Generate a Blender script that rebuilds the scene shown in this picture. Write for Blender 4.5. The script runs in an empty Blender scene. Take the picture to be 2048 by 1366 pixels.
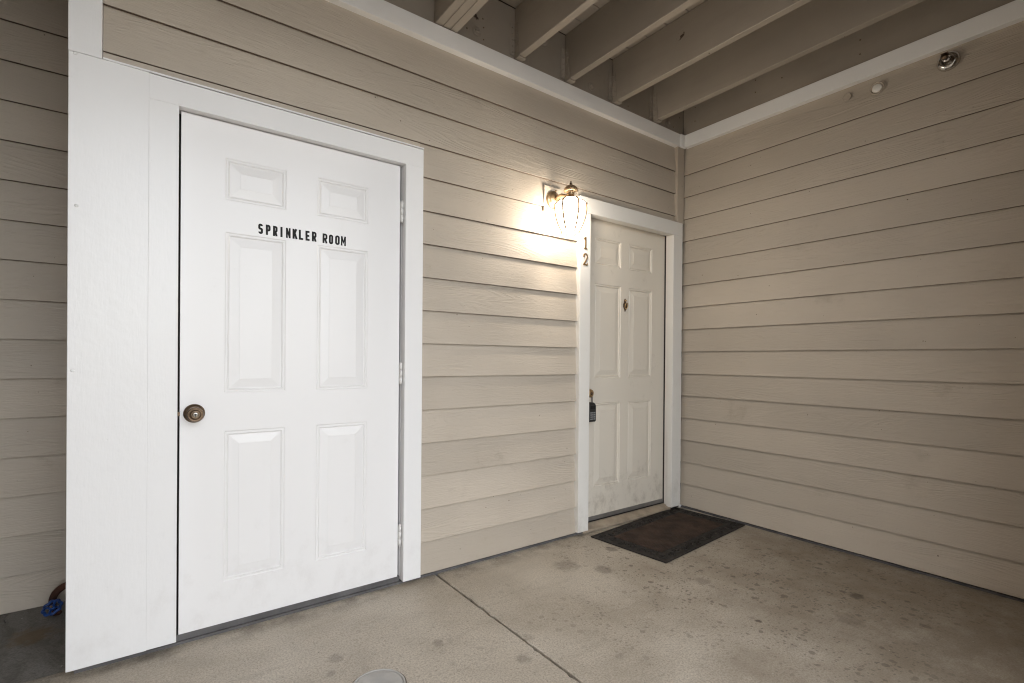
import bpy, bmesh, math, random
from mathutils import Vector, Matrix

random.seed(7)
scene = bpy.context.scene
R = math.radians

# ------------------------------------------------------------------ camera
CAM = Vector((-3.2506, -2.2697, 1.0988))
YAW, PITCH, ROLL = 0.6351, -0.0033, 0.0079
cam = bpy.data.cameras.new('camera')
cam_ob = bpy.data.objects.new('camera', cam)
scene.collection.objects.link(cam_ob)
fw = Vector((math.sin(YAW) * math.cos(PITCH), math.cos(YAW) * math.cos(PITCH), math.sin(PITCH)))
rt = Vector((math.cos(YAW), -math.sin(YAW), 0))
up = rt.cross(fw)
r2 = rt * math.cos(ROLL) + up * math.sin(ROLL)
u2 = up * math.cos(ROLL) - rt * math.sin(ROLL)
m = Matrix((r2, u2, -fw)).transposed().to_4x4()
m.translation = CAM
cam_ob.matrix_world = m
cam.sensor_width = 36.0
cam.lens = 999.75 / 2048 * 36.0
cam.shift_y = 39.65 / 2048
cam.clip_start = 0.02
cam.clip_end = 1500
scene.camera = cam_ob

# ------------------------------------------------------------------ sky, sun, exposure
SUN_EL, SUN_AZ = R(52), R(28)          # high veiled sun behind the building
world = bpy.data.worlds.new('World')
scene.world = world
world.use_nodes = True
wn, wl = world.node_tree.nodes, world.node_tree.links
for n in list(wn):
    wn.remove(n)
sky = wn.new('ShaderNodeTexSky')
sky.sky_type = 'NISHITA'
sky.sun_disc = False
sky.sun_elevation = SUN_EL
sky.sun_rotation = SUN_AZ
sky.dust_density = 1.0
sky.air_density = 1.2
sky.ozone_density = 0.6
hs = wn.new('ShaderNodeHueSaturation')
hs.inputs['Saturation'].default_value = 0.20
bg = wn.new('ShaderNodeBackground')
bg.inputs['Strength'].default_value = 0.12
wo = wn.new('ShaderNodeOutputWorld')
wl.new(sky.outputs[0], hs.inputs['Color'])
wl.new(hs.outputs[0], bg.inputs['Color'])
wl.new(bg.outputs[0], wo.inputs['Surface'])

sun = bpy.data.lights.new('sun', 'SUN')
sun.energy = 0.5
sun.angle = R(14)
sun.color = (1.0, 0.96, 0.9)
sun_ob = bpy.data.objects.new('sun', sun)
scene.collection.objects.link(sun_ob)
sdir = Vector((math.sin(SUN_AZ) * math.cos(SUN_EL), math.cos(SUN_AZ) * math.cos(SUN_EL), math.sin(SUN_EL)))
sun_ob.rotation_euler = sdir.to_track_quat('Z', 'Y').to_euler()

scene.view_settings.view_transform = 'Standard'
scene.view_settings.look = 'None'
scene.view_settings.gamma = 1
scene.view_settings.use_curve_mapping = False
scene.view_settings.exposure = 3.16
LAMP, PANE = 66.0, 2.7                  # emission of the lit bulb and of the glowing frosted panes
scene.cycles.max_bounces = 10
scene.cycles.diffuse_bounces = 6
scene.cycles.transparent_max_bounces = 12
scene.cycles.sample_clamp_indirect = 6.0
scene.cycles.use_denoising = True
scene.cycles.filter_width = 1.15

C = scene.collection

# ------------------------------------------------------------------ node helpers
class Nd:
    def __init__(s, name):
        s.m = bpy.data.materials.new(name)
        s.m.use_nodes = True
        s.t = s.m.node_tree
        s.t.nodes.clear()
        s.out = s.t.nodes.new('ShaderNodeOutputMaterial')

    def n(s, kind, **kw):
        nd = s.t.nodes.new('ShaderNode' + kind)
        for k, v in kw.items():
            if k[0] == '_':
                setattr(nd, k[1:], v)
            else:
                s.put(nd.inputs[k.replace('__', ' ')], v)
        return nd

    def put(s, sock, v):
        if isinstance(v, bpy.types.NodeSocket):
            s.t.links.new(v, sock)
        elif hasattr(v, 'outputs'):
            s.t.links.new(v.outputs[0], sock)
        else:
            sock.default_value = v

    def math(s, op, a, b=0.0, c=None, clamp=False):
        nd = s.t.nodes.new('ShaderNodeMath')
        nd.operation = op
        nd.use_clamp = clamp
        s.put(nd.inputs[0], a)
        s.put(nd.inputs[1], b)
        if c is not None:
            s.put(nd.inputs[2], c)
        return nd.outputs[0]

    def ramp(s, v, a, b, lo=0.0, hi=1.0):
        nd = s.t.nodes.new('ShaderNodeMapRange')
        nd.interpolation_type = 'SMOOTHSTEP'
        s.put(nd.inputs[0], v)
        for i, x in enumerate((a, b, lo, hi)):
            s.put(nd.inputs[i + 1], x)
        return nd.outputs[0]

    def mix(s, f, a, b, blend='MIX'):
        nd = s.t.nodes.new('ShaderNodeMix')
        nd.data_type = 'RGBA'
        nd.blend_type = blend
        s.put(nd.inputs['Factor'], f)
        s.put(nd.inputs[6], a)
        s.put(nd.inputs[7], b)
        return nd.outputs[2]

    def noise(s, vec, scale, detail=3.0, rough=0.5, dist=0.0):
        nd = s.n('TexNoise', Scale=scale, Detail=detail, Roughness=rough, Distortion=dist)
        if vec is not None:
            s.put(nd.inputs['Vector'], vec)
        return nd.outputs[0]

    def scaled(s, vec, sc, off=None):
        nd = s.n('VectorMath', _operation='MULTIPLY')
        s.put(nd.inputs[0], vec)
        nd.inputs[1].default_value = sc
        o = nd.outputs[0]
        if off is not None:
            a = s.n('VectorMath', _operation='ADD')
            s.put(a.inputs[0], o)
            s.put(a.inputs[1], off)
            o = a.outputs[0]
        return o

    def bump(s, h, dist, strength=1.0, normal=None):
        nd = s.n('Bump', Strength=strength, Distance=dist)
        s.put(nd.inputs['Height'], h)
        if normal is not None:
            s.put(nd.inputs['Normal'], normal)
        return nd.outputs[0]

    def bsdf(s, **kw):
        nd = s.n('BsdfPrincipled', **kw)
        s.t.links.new(nd.outputs[0], s.out.inputs['Surface'])
        return s.m


def rgb(r, g, b):
    return (r, g, b, 1.0)


def mat_plain(name, col, rough=0.5, metal=0.0, bump=0.0, bscale=200.0, var=0.06):
    d = Nd(name)
    co = d.n('TexCoord').outputs['Object']
    nz = d.noise(co, 9.0, 4)
    c = d.mix(d.ramp(nz, 0.3, 0.7, 0.0, 1.0), rgb(*[x * (1 - var) for x in col]), rgb(*[min(1, x * (1 + var)) for x in col]))
    kw = dict(Base__Color=c, Roughness=d.ramp(d.noise(co, 30, 3), 0.3, 0.7, rough - 0.06, rough + 0.06), Metallic=metal)
    if bump:
        kw['Normal'] = d.bump(d.noise(co, bscale, 3), bump)
    return d.bsdf(**kw)


def mat_siding(name, col, grain=1.0):
    """painted fibre cement lap siding with pressed cedar grain; each board gets its own stretch of grain"""
    d = Nd(name)
    tc = d.n('TexCoord').outputs['Object']
    sp = d.n('SeparateXYZ', Vector=tc)
    along = d.math('ADD', sp.outputs[0], sp.outputs[1])
    rnd = d.n('ObjectInfo').outputs['Random']
    v = d.n('CombineXYZ', X=d.math('ADD', along, d.math('MULTIPLY', rnd, 61.0)), Y=d.math('MULTIPLY', rnd, 17.0), Z=sp.outputs[2]).outputs[0]
    base = d.noise(d.scaled(v, (0.9, 1, 7.0)), 1.0, 2.0, 0.45, 0.4)
    rings = d.math('SINE', d.math('MULTIPLY', base, 150.0))
    amp = d.ramp(d.noise(d.scaled(v, (1.1, 1, 5.0), (9, 3, 1)), 1.0, 2.0), 0.42, 0.66)
    cath = d.math('MULTIPLY', d.ramp(rings, -0.2, 1.0), amp)
    wav = d.noise(d.scaled(v, (9.0, 1, 95.0)), 1.0, 3.0, 0.6, 0.9)
    fine = d.noise(d.scaled(v, (45.0, 1, 330.0)), 1.0, 2.0, 0.6)
    blot = d.noise(d.scaled(v, (1.3, 1, 2.2)), 1.0, 4.0)
    h = d.math('ADD', d.math('MULTIPLY', cath, 0.34), d.math('ADD', d.math('MULTIPLY', wav, 0.80), d.math('MULTIPLY', fine, 0.38)))
    dirt = d.noise(d.scaled(v, (3.0, 1, 3.0)), 1.0, 6.0, 0.7)
    c0 = d.mix(d.ramp(blot, 0.3, 0.7), rgb(*[x * 0.93 for x in col]), rgb(*[x * 1.05 for x in col]))
    tint = d.math('ADD', 0.93, d.math('MULTIPLY', rnd, 0.13))
    c1 = d.n('HueSaturation', Color=c0, Value=tint).outputs[0]
    c2 = d.mix(d.math('MULTIPLY', d.ramp(dirt, 0.60, 0.76), 0.36), c1, rgb(col[0] * 0.55, col[1] * 0.5, col[2] * 0.46))
    speck = d.noise(d.scaled(v, (60, 1, 60)), 1.0, 1.0)
    c3 = d.mix(d.ramp(speck, 0.80, 0.83), c2, rgb(0.10, 0.07, 0.05))
    return d.bsdf(Base__Color=c3, Roughness=d.ramp(blot, 0.3, 0.7, 0.42, 0.56), Normal=d.bump(h, 0.0030 * grain, 0.8))


def mat_white(name, col, rough=0.32, brush=1.0, dirt=0.0, scuff=0.0):
    """glossy white paint with brush marks, drips and small chips"""
    d = Nd(name)
    tc = d.n('NewGeometry').outputs['Position']
    sp = d.n('SeparateXYZ', Vector=tc)
    br = d.noise(d.scaled(tc, (160, 160, 22)), 1.0, 3, 0.6)
    lump = d.noise(tc, 16.0, 3, 0.55)
    peel = d.noise(tc, 420.0, 2, 0.5)
    chips = d.noise(tc, 38.0, 2, 0.5, 0.6)
    h = d.math('ADD', d.math('MULTIPLY', br, 0.22 * brush), d.math('ADD', d.math('MULTIPLY', lump, 0.9 * brush), d.math('MULTIPLY', peel, 0.05)))
    h = d.math('SUBTRACT', h, d.math('MULTIPLY', d.ramp(chips, 0.76, 0.79), 0.35 * brush))
    c = rgb(*col)
    if scuff:
        sc = d.ramp(d.noise(d.scaled(tc, (30, 30, 16)), 1.0, 5, 0.7, 0.5), 0.70, 0.80)
        c = d.mix(d.math('MULTIPLY', sc, scuff), c, rgb(0.34, 0.30, 0.26))
    if dirt:
        low = d.ramp(sp.outputs[2], 0.02, 0.55, 1.0, 0.0)
        dn = d.ramp(d.math('ADD', d.noise(d.scaled(tc, (11, 11, 8)), 1.0, 6, 0.7), d.math('MULTIPLY', low, 0.17)), 0.58, 0.92)
        c = d.mix(d.math('MULTIPLY', dn, dirt), c, rgb(0.20, 0.145, 0.10))
    return d.bsdf(Base__Color=c, Roughness=rough, Normal=d.bump(h, 0.0011, 0.55))


def mat_lumber(name, col):
    d = Nd(name)
    tc = d.n('TexCoord').outputs['Object']
    rnd = d.n('ObjectInfo').outputs['Random']
    off = d.n('CombineXYZ', X=d.math('MULTIPLY', rnd, 13.0), Y=d.math('MULTIPLY', rnd, 31.0), Z=d.math('MULTIPLY', rnd, 7.0)).outputs[0]
    v = d.scaled(tc, (9, 1.1, 9), off)
    g = d.noise(v, 1.0, 4, 0.55, 1.2)
    fine = d.noise(d.scaled(tc, (160, 14, 160)), 1.0, 3)
    blot = d.noise(d.scaled(tc, (2, 2, 2), off), 1.0, 4)
    knot = d.noise(d.scaled(tc, (7.5, 7.5, 7.5), off), 1.0, 2, 0.4)
    chip = d.noise(d.scaled(tc, (40, 40, 40), off), 1.0, 3, 0.7)
    kn = d.math('MULTIPLY', d.ramp(knot, 0.73, 0.75), d.ramp(chip, 0.50, 0.56))
    c = d.mix(d.ramp(blot, 0.3, 0.7), rgb(*[x * 0.90 for x in col]), rgb(*[x * 1.06 for x in col]))
    c = d.mix(d.math('MULTIPLY', d.ramp(g, 0.52, 0.7), 0.16), c, rgb(*[x * 0.7 for x in col]))
    c = d.mix(kn, c, rgb(0.055, 0.035, 0.025))
    return d.bsdf(Base__Color=c, Roughness=0.55, Normal=d.bump(d.math('ADD', g, d.math('MULTIPLY', fine, 0.35)), 0.0014, 0.6))


def spot(d, tc, x, y, r, soft, wob):
    """mask of one stain: a ragged disc at x, y on the floor"""
    p = d.n('VectorMath', _operation='SUBTRACT')
    d.put(p.inputs[0], tc)
    p.inputs[1].default_value = (x, y, 0)
    q = d.n('VectorMath', _operation='MULTIPLY')
    d.put(q.inputs[0], p)
    q.inputs[1].default_value = (1, 1, 0)
    ln = d.n('VectorMath', _operation='LENGTH')
    d.put(ln.inputs[0], q)
    dist = d.math('ADD', ln.outputs['Value'], d.math('MULTIPLY', d.math('SUBTRACT', wob, 0.5), r * 1.6))
    return d.ramp(dist, r, r * (1 - soft), 0.0, 1.0)


def mat_concrete(name, a, b, stain=1.0, old=0.0):
    d = Nd(name)
    tc = d.n('TexCoord').outputs['Object']
    big = d.noise(tc, 1.5, 4, 0.55, 0.4)
    mid = d.noise(tc, 7.0, 6, 0.68)
    fine = d.noise(tc, 140.0, 4, 0.7)
    grit = d.noise(tc, 480.0, 2, 0.5)
    trowel = d.noise(d.scaled(tc, (3.0, 16.0, 1)), 1.0, 5, 0.62, 0.6)
    c = d.mix(d.ramp(big, 0.32, 0.68), rgb(*a), rgb(*b))
    c = d.mix(d.math('MULTIPLY', d.ramp(mid, 0.34, 0.68), 0.30), c, rgb(*[x * 1.25 for x in b]))
    c = d.mix(d.math('MULTIPLY', d.ramp(trowel, 0.55, 0.74), 0.30), c, rgb(*[x * 0.66 for x in a]))
    c = d.mix(d.math('MULTIPLY', d.ramp(fine, 0.40, 0.62), 0.55), c, rgb(*[x * 0.62 for x in a]))
    c = d.mix(d.math('MULTIPLY', d.ramp(grit, 0.58, 0.68), 0.40), c, rgb(*[min(1, x * 1.5) for x in b]))
    pits = d.ramp(d.noise(d.scaled(tc, (1, 1, 1), (4, 4, 4)), 95.0, 2, 0.5), 0.66, 0.70)
    c = d.mix(d.math('MULTIPLY', pits, 0.5), c, rgb(*[x * 0.42 for x in a]))
    wob = d.noise(tc, 30.0, 4, 0.6)
    if stain:
        # brown dirt, also painting in the dimness of the porch's far side
        brown = d.math('MULTIPLY', spot(d, tc, -0.35, -1.75, 1.75, 0.75, d.noise(tc, 2.2, 5, 0.6)), d.ramp(mid, 0.25, 0.6, 0.55, 1.0))
        c = d.mix(d.math('MULTIPLY', brown, 0.7), c, rgb(0.20, 0.155, 0.105))
        # dripped drops: ragged small discs, thick by the doormat and thinning out
        drops = None
        for sc, rad, off in ((15.0, 0.16, 0.0), (30.0, 0.19, 5.3), (58.0, 0.22, 9.1)):
            warp = d.n('VectorMath', _operation='ADD')
            d.put(warp.inputs[0], tc)
            d.put(warp.inputs[1], d.scaled(d.n('TexNoise', Scale=45.0, Detail=3.0, Vector=tc).outputs[1], (0.018, 0.018, 0.0), (off, off, 0)))
            vo = d.n('TexVoronoi', Scale=sc, Randomness=1.0)
            vo.voronoi_dimensions = '2D'
            d.put(vo.inputs['Vector'], warp)
            pick = d.n('SeparateColor', Color=vo.outputs['Color'])
            on = d.ramp(pick.outputs[0], 0.55, 0.80)
            rr = d.math('MULTIPLY', d.math('ADD', 0.35, pick.outputs[1]), rad)
            disc = d.ramp(d.math('SUBTRACT', vo.outputs['Distance'], rr), 0.035, -0.015)
            k = d.math('MULTIPLY', on, disc)
            drops = k if drops is None else d.math('MAXIMUM', drops, k)
        zone = d.math('MAXIMUM', spot(d, tc, -0.75, -0.95, 1.45, 0.8, big), d.math('MULTIPLY', spot(d, tc, -2.1, -0.9, 1.4, 0.6, big), 0.25))
        zone = d.math('MULTIPLY', zone, d.ramp(d.noise(tc, 3.2, 3), 0.34, 0.52, 0.30, 1.0))
        c = d.mix(d.math('MULTIPLY', d.math('MULTIPLY', drops, zone), 0.62 * stain), c, rgb(0.085, 0.065, 0.05))
        for x, y, r, s in ((-0.546, -1.346, 0.042, 0.72), (-1.149, -1.192, 0.017, 0.85), (-0.83, -1.42, 0.07, 0.28), (-1.0, -0.83, 0.05, 0.35),
                           (-0.35, -1.1, 0.02, 0.6), (-1.30, -0.45, 0.06, 0.4), (-1.05, -0.28, 0.05, 0.5), (-1.42, -0.30, 0.09, 0.3), (-0.62, -1.62, 0.025, 0.5),
                           (-2.33, -0.55, 0.03, 0.35), (-2.68, -0.42, 0.035, 0.3), (-2.12, -0.82, 0.035, 0.35), (-2.72, -0.50, 0.02, 0.3), (-2.02, -0.72, 0.03, 0.25)):
            c = d.mix(d.math('MULTIPLY', spot(d, tc, x, y, r, 0.55, wob), s), c, rgb(0.07, 0.05, 0.038))
        # darker mottled strip along the foot of the siding
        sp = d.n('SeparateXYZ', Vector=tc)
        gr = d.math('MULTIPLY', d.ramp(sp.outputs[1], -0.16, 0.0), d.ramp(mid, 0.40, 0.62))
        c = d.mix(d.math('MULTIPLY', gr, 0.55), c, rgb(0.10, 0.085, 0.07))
        fl = d.ramp(d.noise(tc, 75.0, 2, 0.5), 0.765, 0.785)
        c = d.mix(fl, c, rgb(0.60, 0.56, 0.50))
        dk = d.ramp(d.noise(d.scaled(tc, (1, 1, 1), (3, 8, 0)), 62.0, 2, 0.5), 0.765, 0.785)
        c = d.mix(d.math('MULTIPLY', dk, 0.8), c, rgb(0.05, 0.04, 0.03))
    if old:
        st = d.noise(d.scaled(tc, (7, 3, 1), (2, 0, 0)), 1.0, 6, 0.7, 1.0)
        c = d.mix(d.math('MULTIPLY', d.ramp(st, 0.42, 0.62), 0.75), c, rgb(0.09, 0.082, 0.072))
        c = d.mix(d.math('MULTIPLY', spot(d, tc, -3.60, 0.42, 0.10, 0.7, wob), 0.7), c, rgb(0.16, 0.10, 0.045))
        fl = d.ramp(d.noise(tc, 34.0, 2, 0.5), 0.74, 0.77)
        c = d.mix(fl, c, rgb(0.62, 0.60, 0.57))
    h = d.math('ADD', d.math('MULTIPLY', fine, 0.6), d.math('ADD', d.math('MULTIPLY', mid, 0.9), d.math('MULTIPLY', grit, 0.3)))
    return d.bsdf(Base__Color=c, Roughness=d.ramp(mid, 0.3, 0.7, 0.42, 0.66), Normal=d.bump(h, 0.0022, 0.6))


SID = (0.490, 0.428, 0.354)
M = {
    'siding': mat_siding('painted_siding', SID),
    'siding_flat': mat_siding('painted_siding_trim', (SID[0] * 0.97, SID[1] * 0.96, SID[2] * 0.95), 0.35),
    'lumber': mat_lumber('painted_lumber', (0.36, 0.315, 0.262)),
    'white': mat_white('white_trim_paint', (0.82, 0.815, 0.815), 0.28, 2.4, dirt=0.10, scuff=0.10),
    'white_band': mat_white('white_band_paint', (0.88, 0.875, 0.86), 0.40, 0.6),
    'door': mat_white('white_door_paint', (0.83, 0.82, 0.82), 0.30, 0.35, dirt=0.10, scuff=0.06),
    'old_door': mat_white('aged_door_paint', (0.70, 0.645, 0.56), 0.42, 0.5, dirt=0.50, scuff=0.25),
    'old_white': mat_white('aged_trim_paint', (0.76, 0.74, 0.70), 0.42, 1.1, dirt=0.25, scuff=0.2),
    'lap_shade': mat_plain('lap_shade_paint', (0.13, 0.098, 0.075), 0.9),  # dark colour that paints the shadow line under the siding laps
    'core': mat_plain('dark_sheathing', (0.06, 0.05, 0.045), 0.8),
    'sill_dark': mat_plain('dark_weatherstrip', (0.10, 0.095, 0.095), 0.7, 0, 0.001, 120, 0.25),
    'sill_wood': mat_plain('weathered_sill', (0.34, 0.28, 0.21), 0.6, 0, 0.001, 90, 0.2),
    'alu': mat_plain('dull_aluminium', (0.30, 0.29, 0.28), 0.45, 0.7, 0.0004, 90, 0.15),
    'steel': mat_plain('painted_hinge_steel', (0.74, 0.73, 0.71), 0.3, 0.0, 0.0003, 160),
    'bronze': mat_plain('antique_bronze', (0.15, 0.105, 0.07), 0.32, 0.9, 0.0003, 160, 0.3),
    'brass': mat_plain('aged_brass', (0.46, 0.31, 0.16), 0.33, 0.9, 0.0003, 160, 0.2),
    'lampbrass': mat_plain('lamp_brass', (0.42, 0.29, 0.17), 0.30, 0.75, 0.0003, 120, 0.2),
    'nickel': mat_plain('satin_nickel', (0.62, 0.59, 0.53), 0.25, 1.0),
    'chrome': mat_plain('chrome', (0.60, 0.58, 0.55), 0.14, 1.0, 0.0002, 60),
    'dark': mat_plain('black_hole', (0.012, 0.01, 0.01), 0.6),
    'letter': mat_plain('black_vinyl', (0.006, 0.0055, 0.0055), 0.75),
    'plastic': mat_plain('black_plastic', (0.018, 0.018, 0.019), 0.38, 0, 0.0003, 200),
    'button': mat_plain('grey_button', (0.26, 0.27, 0.28), 0.35),
    'mat': mat_plain('brown_mat_pile', (0.060, 0.036, 0.024), 0.9, 0, 0.003, 420, 0.35),
    'rubber': mat_plain('black_rubber', (0.017, 0.0135, 0.011), 0.7, 0, 0.001, 150, 0.25),
    'rust': mat_plain('rusty_pipe', (0.075, 0.028, 0.016), 0.75, 0.2, 0.002, 90, 0.4),
    'blue': mat_plain('blue_enamel', (0.012, 0.05, 0.20), 0.35, 0, 0.0015, 60, 0.35),
    'cover': mat_plain('grey_cover', (0.44, 0.425, 0.40), 0.5, 0.0, 0.001, 90, 0.14),
    'plug': mat_plain('white_plug', (0.80, 0.78, 0.73), 0.4),
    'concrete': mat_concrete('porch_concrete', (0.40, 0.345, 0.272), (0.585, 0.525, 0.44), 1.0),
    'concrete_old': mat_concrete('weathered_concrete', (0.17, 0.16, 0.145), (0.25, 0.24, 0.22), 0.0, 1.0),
    'joint': mat_plain('joint_grime', (0.11, 0.095, 0.08), 0.9, 0, 0.002, 120, 0.3),
    'ground': mat_plain('grey_paving', (0.15, 0.145, 0.138), 0.8, 0, 0.004, 30, 0.2),
}

# glass and bulb of the lantern: frosted panes glow all over, the bulb shines through a little
d = Nd('frosted_lamp_glass')
tr = d.n('BsdfTransparent', Color=rgb(0.98, 0.96, 0.92))
gw = d.n('Emission', Color=rgb(1.0, 0.90, 0.78), Strength=PANE / 0.72)
gl = d.n('BsdfGlossy', Color=rgb(1, 1, 1), Roughness=0.1)
mx = d.n('MixShader', Fac=0.72)
d.t.links.new(tr.outputs[0], mx.inputs[1])
d.t.links.new(gw.outputs[0], mx.inputs[2])
mx2 = d.n('MixShader', Fac=0.04)
d.t.links.new(mx.outputs[0], mx2.inputs[1])
d.t.links.new(gl.outputs[0], mx2.inputs[2])
d.t.links.new(mx2.outputs[0], d.out.inputs['Surface'])
M['glass'] = d.m
d = Nd('lit_bulb')
em = d.n('Emission', Color=rgb(1.0, 0.90, 0.76), Strength=LAMP)
d.t.links.new(em.outputs[0], d.out.inputs['Surface'])
M['bulb'] = d.m


# ------------------------------------------------------------------ mesh helpers
class MB:
    def __init__(s):
        s.v, s.f, s.smooth = [], [], []

    def add(s, vs, fs, smooth=False):
        k = len(s.v)
        s.v += [tuple(v) for v in vs]
        s.f += [tuple(i + k for i in f) for f in fs]
        s.smooth += [smooth] * len(fs)
        return s

    def box(s, x0, x1, y0, y1, z0, z1, bev=0.0):
        if bev:
            bm = bmesh.new()
            bmesh.ops.create_cube(bm, size=1)
            for v in bm.verts:
                v.co = ((x0 + x1) / 2 + v.co.x * (x1 - x0), (y0 + y1) / 2 + v.co.y * (y1 - y0), (z0 + z1) / 2 + v.co.z * (z1 - z0))
            bmesh.ops.bevel(bm, geom=list(bm.edges), offset=bev, segments=1, affect='EDGES')
            bm.verts.index_update()
            s.add([v.co.copy() for v in bm.verts], [[v.index for v in f.verts] for f in bm.faces])
            bm.free()
            return s
        vs = [(x, y, z) for x in (x0, x1) for y in (y0, y1) for z in (z0, z1)]
        return s.add(vs, [(0, 1, 3, 2), (4, 6, 7, 5), (0, 4, 5, 1), (2, 3, 7, 6), (0, 2, 6, 4), (1, 5, 7, 3)])

    def lathe(s, prof, o, ax=(0, 0, 1), seg=24, smooth=True, ref=None, phase=0.0, cap=True):
        """prof: (radius, height along ax) pairs"""
        ax = Vector(ax).normalized()
        e1 = Vector(ref).normalized() if ref else (ax.orthogonal().normalized())
        e2 = ax.cross(e1)
        o = Vector(o)
        vs, fs = [], []
        for r, h in prof:
            for i in range(seg):
                a = 2 * math.pi * i / seg + phase
                vs.append(o + ax * h + (e1 * math.cos(a) + e2 * math.sin(a)) * r)
        for j in range(len(prof) - 1):
            for i in range(seg):
                i2 = (i + 1) % seg
                fs.append((j * seg + i, j * seg + i2, (j + 1) * seg + i2, (j + 1) * seg + i))
        if cap:
            if prof[0][0] > 1e-5:
                fs.append(tuple(reversed(range(seg))))
            if prof[-1][0] > 1e-5:
                fs.append(tuple((len(prof) - 1) * seg + i for i in range(seg)))
        return s.add(vs, fs, smooth)

    def tube(s, pts, r, seg=10, smooth=True, closed=False, flat=1.0):
        pts = [Vector(p) for p in pts]
        n = len(pts)
        rs = r if isinstance(r, (list, tuple)) else [r] * n
        vs, fs = [], []
        prev = None
        for i, p in enumerate(pts):
            if closed:
                t = pts[(i + 1) % n] - pts[i - 1]
            else:
                t = pts[min(i + 1, n - 1)] - pts[max(i - 1, 0)]
            t.normalize()
            e = t.orthogonal().normalized() if prev is None else (prev - t * prev.dot(t)).normalized()
            prev = e
            b = t.cross(e)
            for k in range(seg):
                a = 2 * math.pi * k / seg
                vs.append(p + (e * math.cos(a) + b * math.sin(a) * flat) * rs[i])
        m_ = n if closed else n - 1
        for i in range(m_):
            j = (i + 1) % n
            for k in range(seg):
                k2 = (k + 1) % seg
                fs.append((i * seg + k, i * seg + k2, j * seg + k2, j * seg + k))
        if not closed:
            fs.append(tuple(reversed(range(seg))))
            fs.append(tuple((n - 1) * seg + k for k in range(seg)))
        return s.add(vs, fs, smooth)

    def ball(s, o, r, seg=12, sz=1.0):
        pr = [(r * math.sin(math.pi * i / 8) + (1e-6 if i in (0, 8) else 0), -r * sz * math.cos(math.pi * i / 8)) for i in range(9)]
        return s.lathe(pr, o, (0, 0, 1), seg)

    def ribbon(s, pts, w, d0, d1, closed=False):
        """flat stroke of width w along pts (x, z), thickness from y=d0 to y=d1"""
        n = len(pts)
        L, Rr = [], []
        for i in range(n):
            p = Vector(pts[i])
            if closed:
                a, b = Vector(pts[i - 1]), Vector(pts[(i + 1) % n])
            else:
                a = Vector(pts[i - 1]) if i else None
                b = Vector(pts[i + 1]) if i < n - 1 else None
            d1_ = (p - a).normalized() if a is not None else None
            d2_ = (b - p).normalized() if b is not None else None
            if d1_ is None:
                d1_ = d2_
            if d2_ is None:
                d2_ = d1_
            n1 = Vector((-d1_.y, d1_.x))
            n2 = Vector((-d2_.y, d2_.x))
            nn = (n1 + n2)
            nn = nn.normalized() if nn.length > 1e-6 else n1
            k = min(2.2, 1.0 / max(0.3, nn.dot(n1)))
            L.append(p + nn * (w / 2 * k))
            Rr.append(p - nn * (w / 2 * k))
        vs = []
        for y in (d0, d1):
            vs += [(q.x, y, q.y) for q in L] + [(q.x, y, q.y) for q in Rr]
        fs = []
        for i in range(n if closed else n - 1):
            j = (i + 1) % n
            fs += [(i, j, n + j, n + i), (2 * n + i, 3 * n + i, 3 * n + j, 2 * n + j), (i, 2 * n + i, 2 * n + j, j), (n + i, n + j, 3 * n + j, 3 * n + i)]
        if not closed:
            fs += [(0, n, 3 * n, 2 * n), (n - 1, 3 * n - 1, 4 * n - 1, 2 * n - 1)]
        return s.add(vs, fs)

    def mesh(s, name, mat):
        me = bpy.data.meshes.new(name)
        me.from_pydata(s.v, [], s.f)
        me.polygons.foreach_set('use_smooth', s.smooth)
        bm = bmesh.new()
        bm.from_mesh(me)
        bmesh.ops.recalc_face_normals(bm, faces=bm.faces)
        bm.to_mesh(me)
        bm.free()
        me.materials.append(M[mat])
        return me

    def build(s, name, mat, parent=None, loc=None):
        return put(name, s.mesh(name, mat), parent, loc)


def put(name, me, parent=None, loc=None):
    """loc: world position of the mesh origin (meshes are mostly in world coordinates already)"""
    o = bpy.data.objects.new(name, me)
    C.objects.link(o)
    p = Vector(loc) if loc is not None else Vector((0, 0, 0))
    q = parent
    while q is not None:
        p = p - q.location
        q = q.parent
    o.parent = parent
    o.location = p
    return o


def tag(o, label=None, cat=None, group=None, kind='thing'):
    if label:
        o['label'] = label
    if cat:
        o['category'] = cat
    if group:
        o['group'] = group
    if kind:
        o['kind'] = kind
    return o


def thing(name, loc, label, cat, group=None, kind='thing'):
    o = bpy.data.objects.new(name, None)
    C.objects.link(o)
    o.location = loc
    o.empty_display_size = 0.1
    return tag(o, label, cat, group, kind)


# ------------------------------------------------------------------ the floor and the ground
MB().box(-300, 300, -300, 300, -0.5, -0.062).build('ground', 'ground')
tag(bpy.data.objects['ground'], None, None, None, 'structure')
floor = thing('concrete_floor', (-1.5, -1.5, 0), None, None, None, 'structure')
JX = -2.041


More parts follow.
